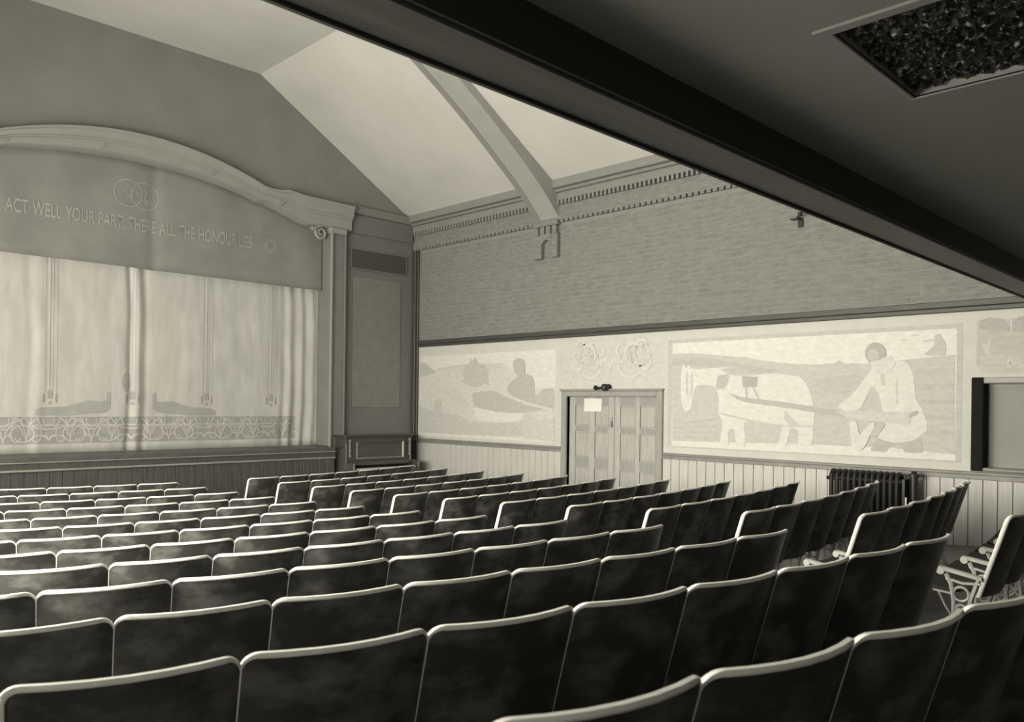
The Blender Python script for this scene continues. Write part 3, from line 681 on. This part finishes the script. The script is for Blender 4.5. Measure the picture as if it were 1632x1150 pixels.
# ================================================================ FITTINGS
# lamp above the doors
la = empty('wall_lamp', (W, 8.15, E+.27)); tag(la, 'small dark metal lamp fixed above the double doors', 'lamp')
bm = bmesh.new(); lathe(bm, [(.0, .0), (.05, 0), (.055, -.02), (.03, -.05), (.03, -.10)], (W, 8.10, E+.285), 'x'); obj('mount', bm, 'black', la, smooth=True)
bm = bmesh.new(); lathe(bm, [(.0, -.06), (.045, -.05), (.065, 0), (.045, .05), (0, .06)], (W-.12, 8.10, E+.285), 'z'); obj('socket', bm, 'black', la, smooth=True)
bm = bmesh.new(); tube(bm, [(W-.12, 8.14, E+.28), (W-.13, 8.22, E+.27), (W-.13, 8.27, E+.28)], .018); lathe(bm, [(0, -.04), (.03, -.025), (.042, 0), (.03, .025), (0, .04)], (W-.13, 8.28, E+.28), 'y'); obj('bulb', bm, 'iron', la, smooth=True)
# bracket on the brickwork
hb_ = empty('wall_bracket', (W, 4.9, 2.45+E)); tag(hb_, 'small dark iron bracket on the brick wall under balcony edge', 'bracket')
obj('plate', NB((W-.03, W-.006, 4.87, 4.94, 2.40+E, 2.50+E)), 'black', hb_, bevel=.004)
bm = bmesh.new(); tube(bm, [(W-.02, 4.90, 2.515+E), (W-.14, 4.90, 2.515+E)], .014); lathe(bm, [(0, -.03), (.03, -.02), (.03, .03), (0, .035)], (W-.13, 4.86, 2.545+E), 'z'); obj('arm', bm, 'black', hb_, smooth=True)
obj('shelf', NB((W-.09, W-.006, 4.88, 5.02, 2.505+E, 2.52+E)), 'black', hb_)

# radiator
rx, ry0, ry1 = 10.12, 3.50, 4.36; rz = floor_z(rx, 3.9); rtop = 1.165
ra = empty('radiator', (rx, (ry0+ry1)/2, rz)); tag(ra, 'black cast iron column radiator below the ploughing mural', 'radiator')
ns = 12; pit = (ry1-ry0)/ns
bm = bmesh.new(); pts = []
hx = .075; pts = [(hx, 0, .06)] + [(hx, 0, h) for h in (.3, .6)] + [(hx*math.cos(a), 0, rtop-rz-.075+hx*math.sin(a)) for a in [math.pi*i/8 for i in range(9)]] + [(-hx, 0, .6), (-hx, 0, .3), (-hx, 0, .06)]
tube(bm, pts, .030, 8); sm = mesh('section', bm, 'iron', smooth=True)
for i in range(ns):
    o = bpy.data.objects.new('section', sm); C.objects.link(o); o.parent = ra; o.location = (0, ry0+(i+.5)*pit-(ry0+ry1)/2, 0)
for z in (.09, rtop-rz-.09):
    bm = bmesh.new(); tube(bm, [(rx+.075, ry0-.02, rz+z), (rx+.075, ry1+.02, rz+z)], .024); tube(bm, [(rx-.075, ry0-.02, rz+z), (rx-.075, ry1+.02, rz+z)], .024); obj('manifold', bm, 'iron', ra, smooth=True)
for y in (ry0+.04, ry1-.04):
    obj('foot', NB((rx-.1, rx+.1, y-.02, y+.02, rz-.02, rz+.07)), 'iron', ra, bevel=.006)
bm = bmesh.new(); tube(bm, [(rx+.03, ry0-.12, rz-.02), (rx+.03, ry0-.12, rtop-.02)], .05, 10); lathe(bm, [(.02, 0), (.065, .01), (.06, .04), (.03, .06), (.035, .075), (.0, .08)], (rx+.03, ry0-.12, rtop-.03)); obj('riser_pipe', bm, 'black', ra, smooth=True)
obj('end_panel', NB((rx-.10, rx+.20, ry0-.06, ry0-.03, rz+.05, rtop-.05)), 'black', ra)
obj('tag', NB((rx-.09, rx-.08, ry0-.08, ry0-.055, 1.165-.42, 1.165-.26)), 'paper', ra)
# upright piano in the corner
PXL, PXR, PYF, PYB, PT = 8.42, 9.96, 12.72, 13.08, E-.615
pi_ = empty('upright_piano', ((PXL+PXR)/2, PYB, 0)); tag(pi_, 'dark upright piano standing in the corner right of the stage', 'piano')
obj('lid', NB((PXL-.05, PXR+.05, PYF-.05, PYB+.02, PT-.03, PT)), 'piano', pi_, bevel=.01)
obj('lid_moulding', NB((PXL-.02, PXR+.02, PYF-.025, PYB, PT-.06, PT-.03)), 'piano', pi_, bevel=.008)
for a, b in ((PXL, PXL+.05), (PXR-.05, PXR)):
    obj('side_panel', NB((a, b, PYF-.0, PYB, 0, PT-.06)), 'piano', pi_, bevel=.005)
    ck = obj('cheek', NB((a, b, PYF-.28, PYF, .62, .84)), 'piano', pi_, bevel=.02); 
    bm = bmesh.new(); m_ = (a+b)/2; lathe(bm, [(.03, .0), (.035, .05), (.018, .09), (.026, .30), (.02, .52), (.034, .56), (.03, .60)], (m_, PYF-.22, .02)); obj('leg', bm, 'piano', pi_, smooth=True)
    bm = bmesh.new(); s = 1 if a == PXL else -1; xx = m_+s*.05; lathe(bm, [(.028, 0), (.032, .03), (.018, .05), (.022, .15), (.018, .27), (.032, .29), (.028, .32)], (xx, PYF-.03, .93)); obj('column', bm, 'pianol', pi_, smooth=True)
    obj('edge_strip', NB((a+.0, a+.03, PYF-.012, PYF, .72, PT-.16)), 'pianol', pi_)
up_ = obj('upper_panel', NB((PXL+.05, PXR-.05, PYF+.02, PYF+.04, .84, PT-.06)), 'piano', pi_)
px0_, px1_, pz0, pz1 = 8.70, 9.74, E-1.04, E-.78
for b, m_ in (((px0_-.03, px0_, PYF-.0, PYF+.03, pz0-.03, pz1+.03), 'pianol'), ((px1_, px1_+.035, PYF-.0, PYF+.03, pz0-.03, pz1+.03), 'ivory'), ((px0_, px1_, PYF-.0, PYF+.03, pz1, pz1+.03), 'piano'), ((px0_, px1_, PYF-.0, PYF+.03, pz0-.03, pz0), 'pianol')):
    obj('panel_moulding', NB(b), m_, up_, bevel=.006)
obj('fallboard', NB((PXL+.05, PXR-.05, PYF-.10, PYF+.02, .76, .84)), 'piano', pi_, bevel=.02)
obj('keybed', NB((PXL+.05, PXR-.05, PYF-.28, PYF, .62, .70)), 'piano', pi_, bevel=.01)
obj('keys', NB((PXL+.10, PXR-.10, PYF-.26, PYF-.10, .70, .725)), 'ivory', pi_)
obj('lower_panel', NB((PXL+.05, PXR-.05, PYF+.02, PYF+.05, .02, .62)), 'piano', pi_)
obj('back', NB((PXL+.05, PXR-.05, PYB-.04, PYB, 0, PT-.06)), 'piano', pi_)

# ================================================================ THEATRE CHAIRS
SWD = .5
TILT = math.tan(R(17))
def build_chair_meshes(wd, lend, rend):
    hw = wd/2-.0012; rc = .042; T = .012
    cols = [-hw, -hw+.006, -hw+.016, -hw+.03, -hw+.05, -.14, -.07, 0, .07, .14, hw-.05, hw-.03, hw-.016, hw-.006, hw]
    def top(x):
        d = abs(x)-(hw-rc); return BACK-(rc-math.sqrt(max(0, rc*rc-d*d)) if d > 0 else 0)
    def yy(x, z): return -.055*(1-(x/hw)**2)+(BACK-z)*TILT*(1 - .0)
    zb = .38
    bm = bmesh.new(); fr, bk = [], []
    for x in cols:
        zs = [zb+(top(x)-zb)*t for t in (0, .25, .5, .75, 1)]
        fr.append([(x, yy(x, z)+T, z) for z in zs]); bk.append([(x, yy(x, z), z) for z in zs])
    A = grid(bm, fr); B = grid(bm, bk); n = len(cols)
    for i in range(n-1):
        for j in (0, 4): bm.faces.new((A[i][j], A[i+1][j], B[i+1][j], B[i][j]))
    for i in (0, n-1):
        for j in range(4): bm.faces.new((A[i][j], A[i][j+1], B[i][j+1], B[i][j]))
    back = mesh('backrest', bm, 'seatback', smooth=True)
    # pale edge: a flat band rolled to the rear along the top, slim down the left side
    pts, wid = [], []
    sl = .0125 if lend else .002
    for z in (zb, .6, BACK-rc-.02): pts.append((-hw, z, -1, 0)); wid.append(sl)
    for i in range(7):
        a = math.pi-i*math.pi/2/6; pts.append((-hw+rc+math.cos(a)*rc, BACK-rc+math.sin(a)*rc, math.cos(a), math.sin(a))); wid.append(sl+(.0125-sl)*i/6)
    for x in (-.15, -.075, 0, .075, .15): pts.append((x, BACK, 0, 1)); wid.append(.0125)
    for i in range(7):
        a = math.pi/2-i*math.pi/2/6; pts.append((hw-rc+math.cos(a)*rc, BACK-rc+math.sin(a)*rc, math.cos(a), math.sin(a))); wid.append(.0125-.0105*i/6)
    bm = bmesh.new(); rings = []
    for (x, z, nx_, nz_), e in zip(pts, wid):
        bk_ = .9*max(0, e-.003); sec = [(T+.001, .002), (-.25*bk_, .002), (-bk_, -.55*e), (-.9*bk_, -.95*e), (.001, -1.1*e), (T+.001, -.6*e)]
        q = []
        for yo, o_ in sec:
            X, Z = x+nx_*o_, z+nz_*o_; q.append((X, yy(min(hw, max(-hw, X)), Z)+yo, Z))
        rings.append(q+[q[0]])
    G = grid(bm, rings); bm.faces.new(G[0][:-1]); bm.faces.new(G[-1][:-1][::-1]); bmesh.ops.remove_doubles(bm, verts=bm.verts, dist=1e-5)
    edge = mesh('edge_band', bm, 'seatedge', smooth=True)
    # seat board
    bm = bmesh.new(); up_, lo_ = [], []
    for j in range(7):
        t = j/6; y = .17+.34*t; z = .415-.02*math.sin(math.pi*t)+.012*t
        h2 = hw-.025-(.03*(t-.8)/.2 if t > .8 else 0)
        up_.append([(h2*s, y, z+.006*s*s) for s in (-1, -.5, 0, .5, 1)]); lo_.append([(h2*s, y, z-.02+.006*s*s) for s in (-1, -.5, 0, .5, 1)])
    A = grid(bm, up_); B = grid(bm, lo_)
    for i in range(6):
        for j in (0, 4): bm.faces.new((A[i][j], A[i+1][j], B[i+1][j], B[i][j]))
    for i in (0, 6):
        for j in range(4): bm.faces.new((A[i][j], A[i][j+1], B[i][j+1], B[i][j]))
    seat = mesh('seat', bm, 'seatboard', smooth=True)
    return back, edge, seat
def standard_mesh():
    bm = bmesh.new(); P = lambda *q: [(0, a, b) for a, b in q]
    yb = lambda z: (BACK-z)*TILT+.012
    tube(bm, P((yb(.50)+.02, .50), (yb(.45)+.02, .45), (yb(.38)+.02, .38), (.215, .25), (.20, .12), (.17, .04), (.11, .0)), [.009, .012, .014, .014, .014, .016, .014], 6)
    tube(bm, P((.33, .50), (.30, .44), (.285, .34), (.285, .20), (.30, .10), (.36, .04), (.43, .012), (.46, -.01)), [.014, .013, .012, .012, .013, .014, .015, .014], 6)
    for c, r in (((.245, .385), .042), ((.243, .29), .03)):
        tube(bm, [(0, c[0]+math.cos(a)*r, c[1]+math.sin(a)*r) for a in [2*math.pi*i/14 for i in range(15)]], .008, 5)
    tube(bm, P((yb(.46), .46), (.24, .45), (.33, .47)), .009, 5); tube(bm, P((.285, .22), (.24, .17), (.20, .22)), .008, 5); tube(bm, P((.285, .12), (.24, .16), (.20, .12)), .008, 5)
    tube(bm, P((.285, .38), (.35, .385), (.40, .39)), .007, 5); tube(bm, P((.37, .385), (.33, .30), (.29, .24)), .006, 5)
    obj_ = mesh('standard', bm, 'seatiron', smooth=True)
    bm = bmesh.new(); pts = [(0, yb(.49)+.0, .49), (0, .20, .503), (0, .28, .516), (0, .345, .526)]
    rows_ = [[(x, p[1], p[2]+dz) for x, dz in ((-.02, -.010), (-.022, .006), (-.014, .013), (.014, .013), (.022, .006), (.02, -.010), (-.02, -.010))] for p in pts]
    grid(bm, rows_)
    lathe(bm, [(.0, -.024), (.022, -.024), (.027, -.014), (.027, .014), (.022, .024), (0, .024)], (0, .355, .513), 'x', 12)
    return obj_, mesh('armrest', bm, 'seatiron', smooth=True)
std_me, arm_me = standard_mesh()
ORD = ['first', 'second', 'third', 'fourth', 'fifth', 'sixth', 'seventh', 'eighth', 'ninth', 'tenth', 'eleventh', 'twelfth', 'thirteenth']
def link(name, me, parent, loc=(0, 0, 0)):
    o = bpy.data.objects.new(name, me); C.objects.link(o); o.parent = parent; o.location = loc; return o
CM = {(wd, l): build_chair_meshes(wd, l, False) for wd in (.5, .4925) for l in (False, True)}
def chair(x, y, z, t, wd, lend, rend, label, group):
    r = empty('theatre_chair', (x, y, z)); r.rotation_euler = (0, 0, t); tag(r, label, 'chair', group)
    b, e, s = CM[(wd, lend)]
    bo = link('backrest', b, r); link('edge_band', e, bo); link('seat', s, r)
    sides = [-wd/2] + ([wd/2] if rend else [])
    for sx_ in sides:
        so = link('standard', std_me, r, (sx_, 0, 0)); link('armrest', arm_me, so)
for k in range(12, -1, -1):
    yk, Rk, h = row(k); rn = ORD[12-k]
    for side in ('left', 'right'):
        wd = .5 if side == 'left' else .4925
        n = 8 if side == 'left' else 7
        xe = 4.41 - (.03 if k < 4 else 0) if side == 'left' else 5.345
        te = math.asin((xe-XC)/Rk)
        for j in range(n):
            t = te-(j+.5)*wd/Rk if side == 'left' else te+(j+.5)*wd/Rk
            x, y = XC+Rk*math.sin(t), yk-Rk*math.cos(t)
            if k == 0 and side == 'right': continue
            lend = (side == 'right' and j == 0) or (side == 'left' and j == n-1)
            rend = (side == 'left' and j == 0) or (side == 'right' and j == n-1)
            chair(x, y, h-BACK, t, wd, lend, rend, 'dark veneered theatre chair, %s block, %s row from stage, %s from aisle' % (side, rn, ORD[j]), 'theatre chairs in curved rows')
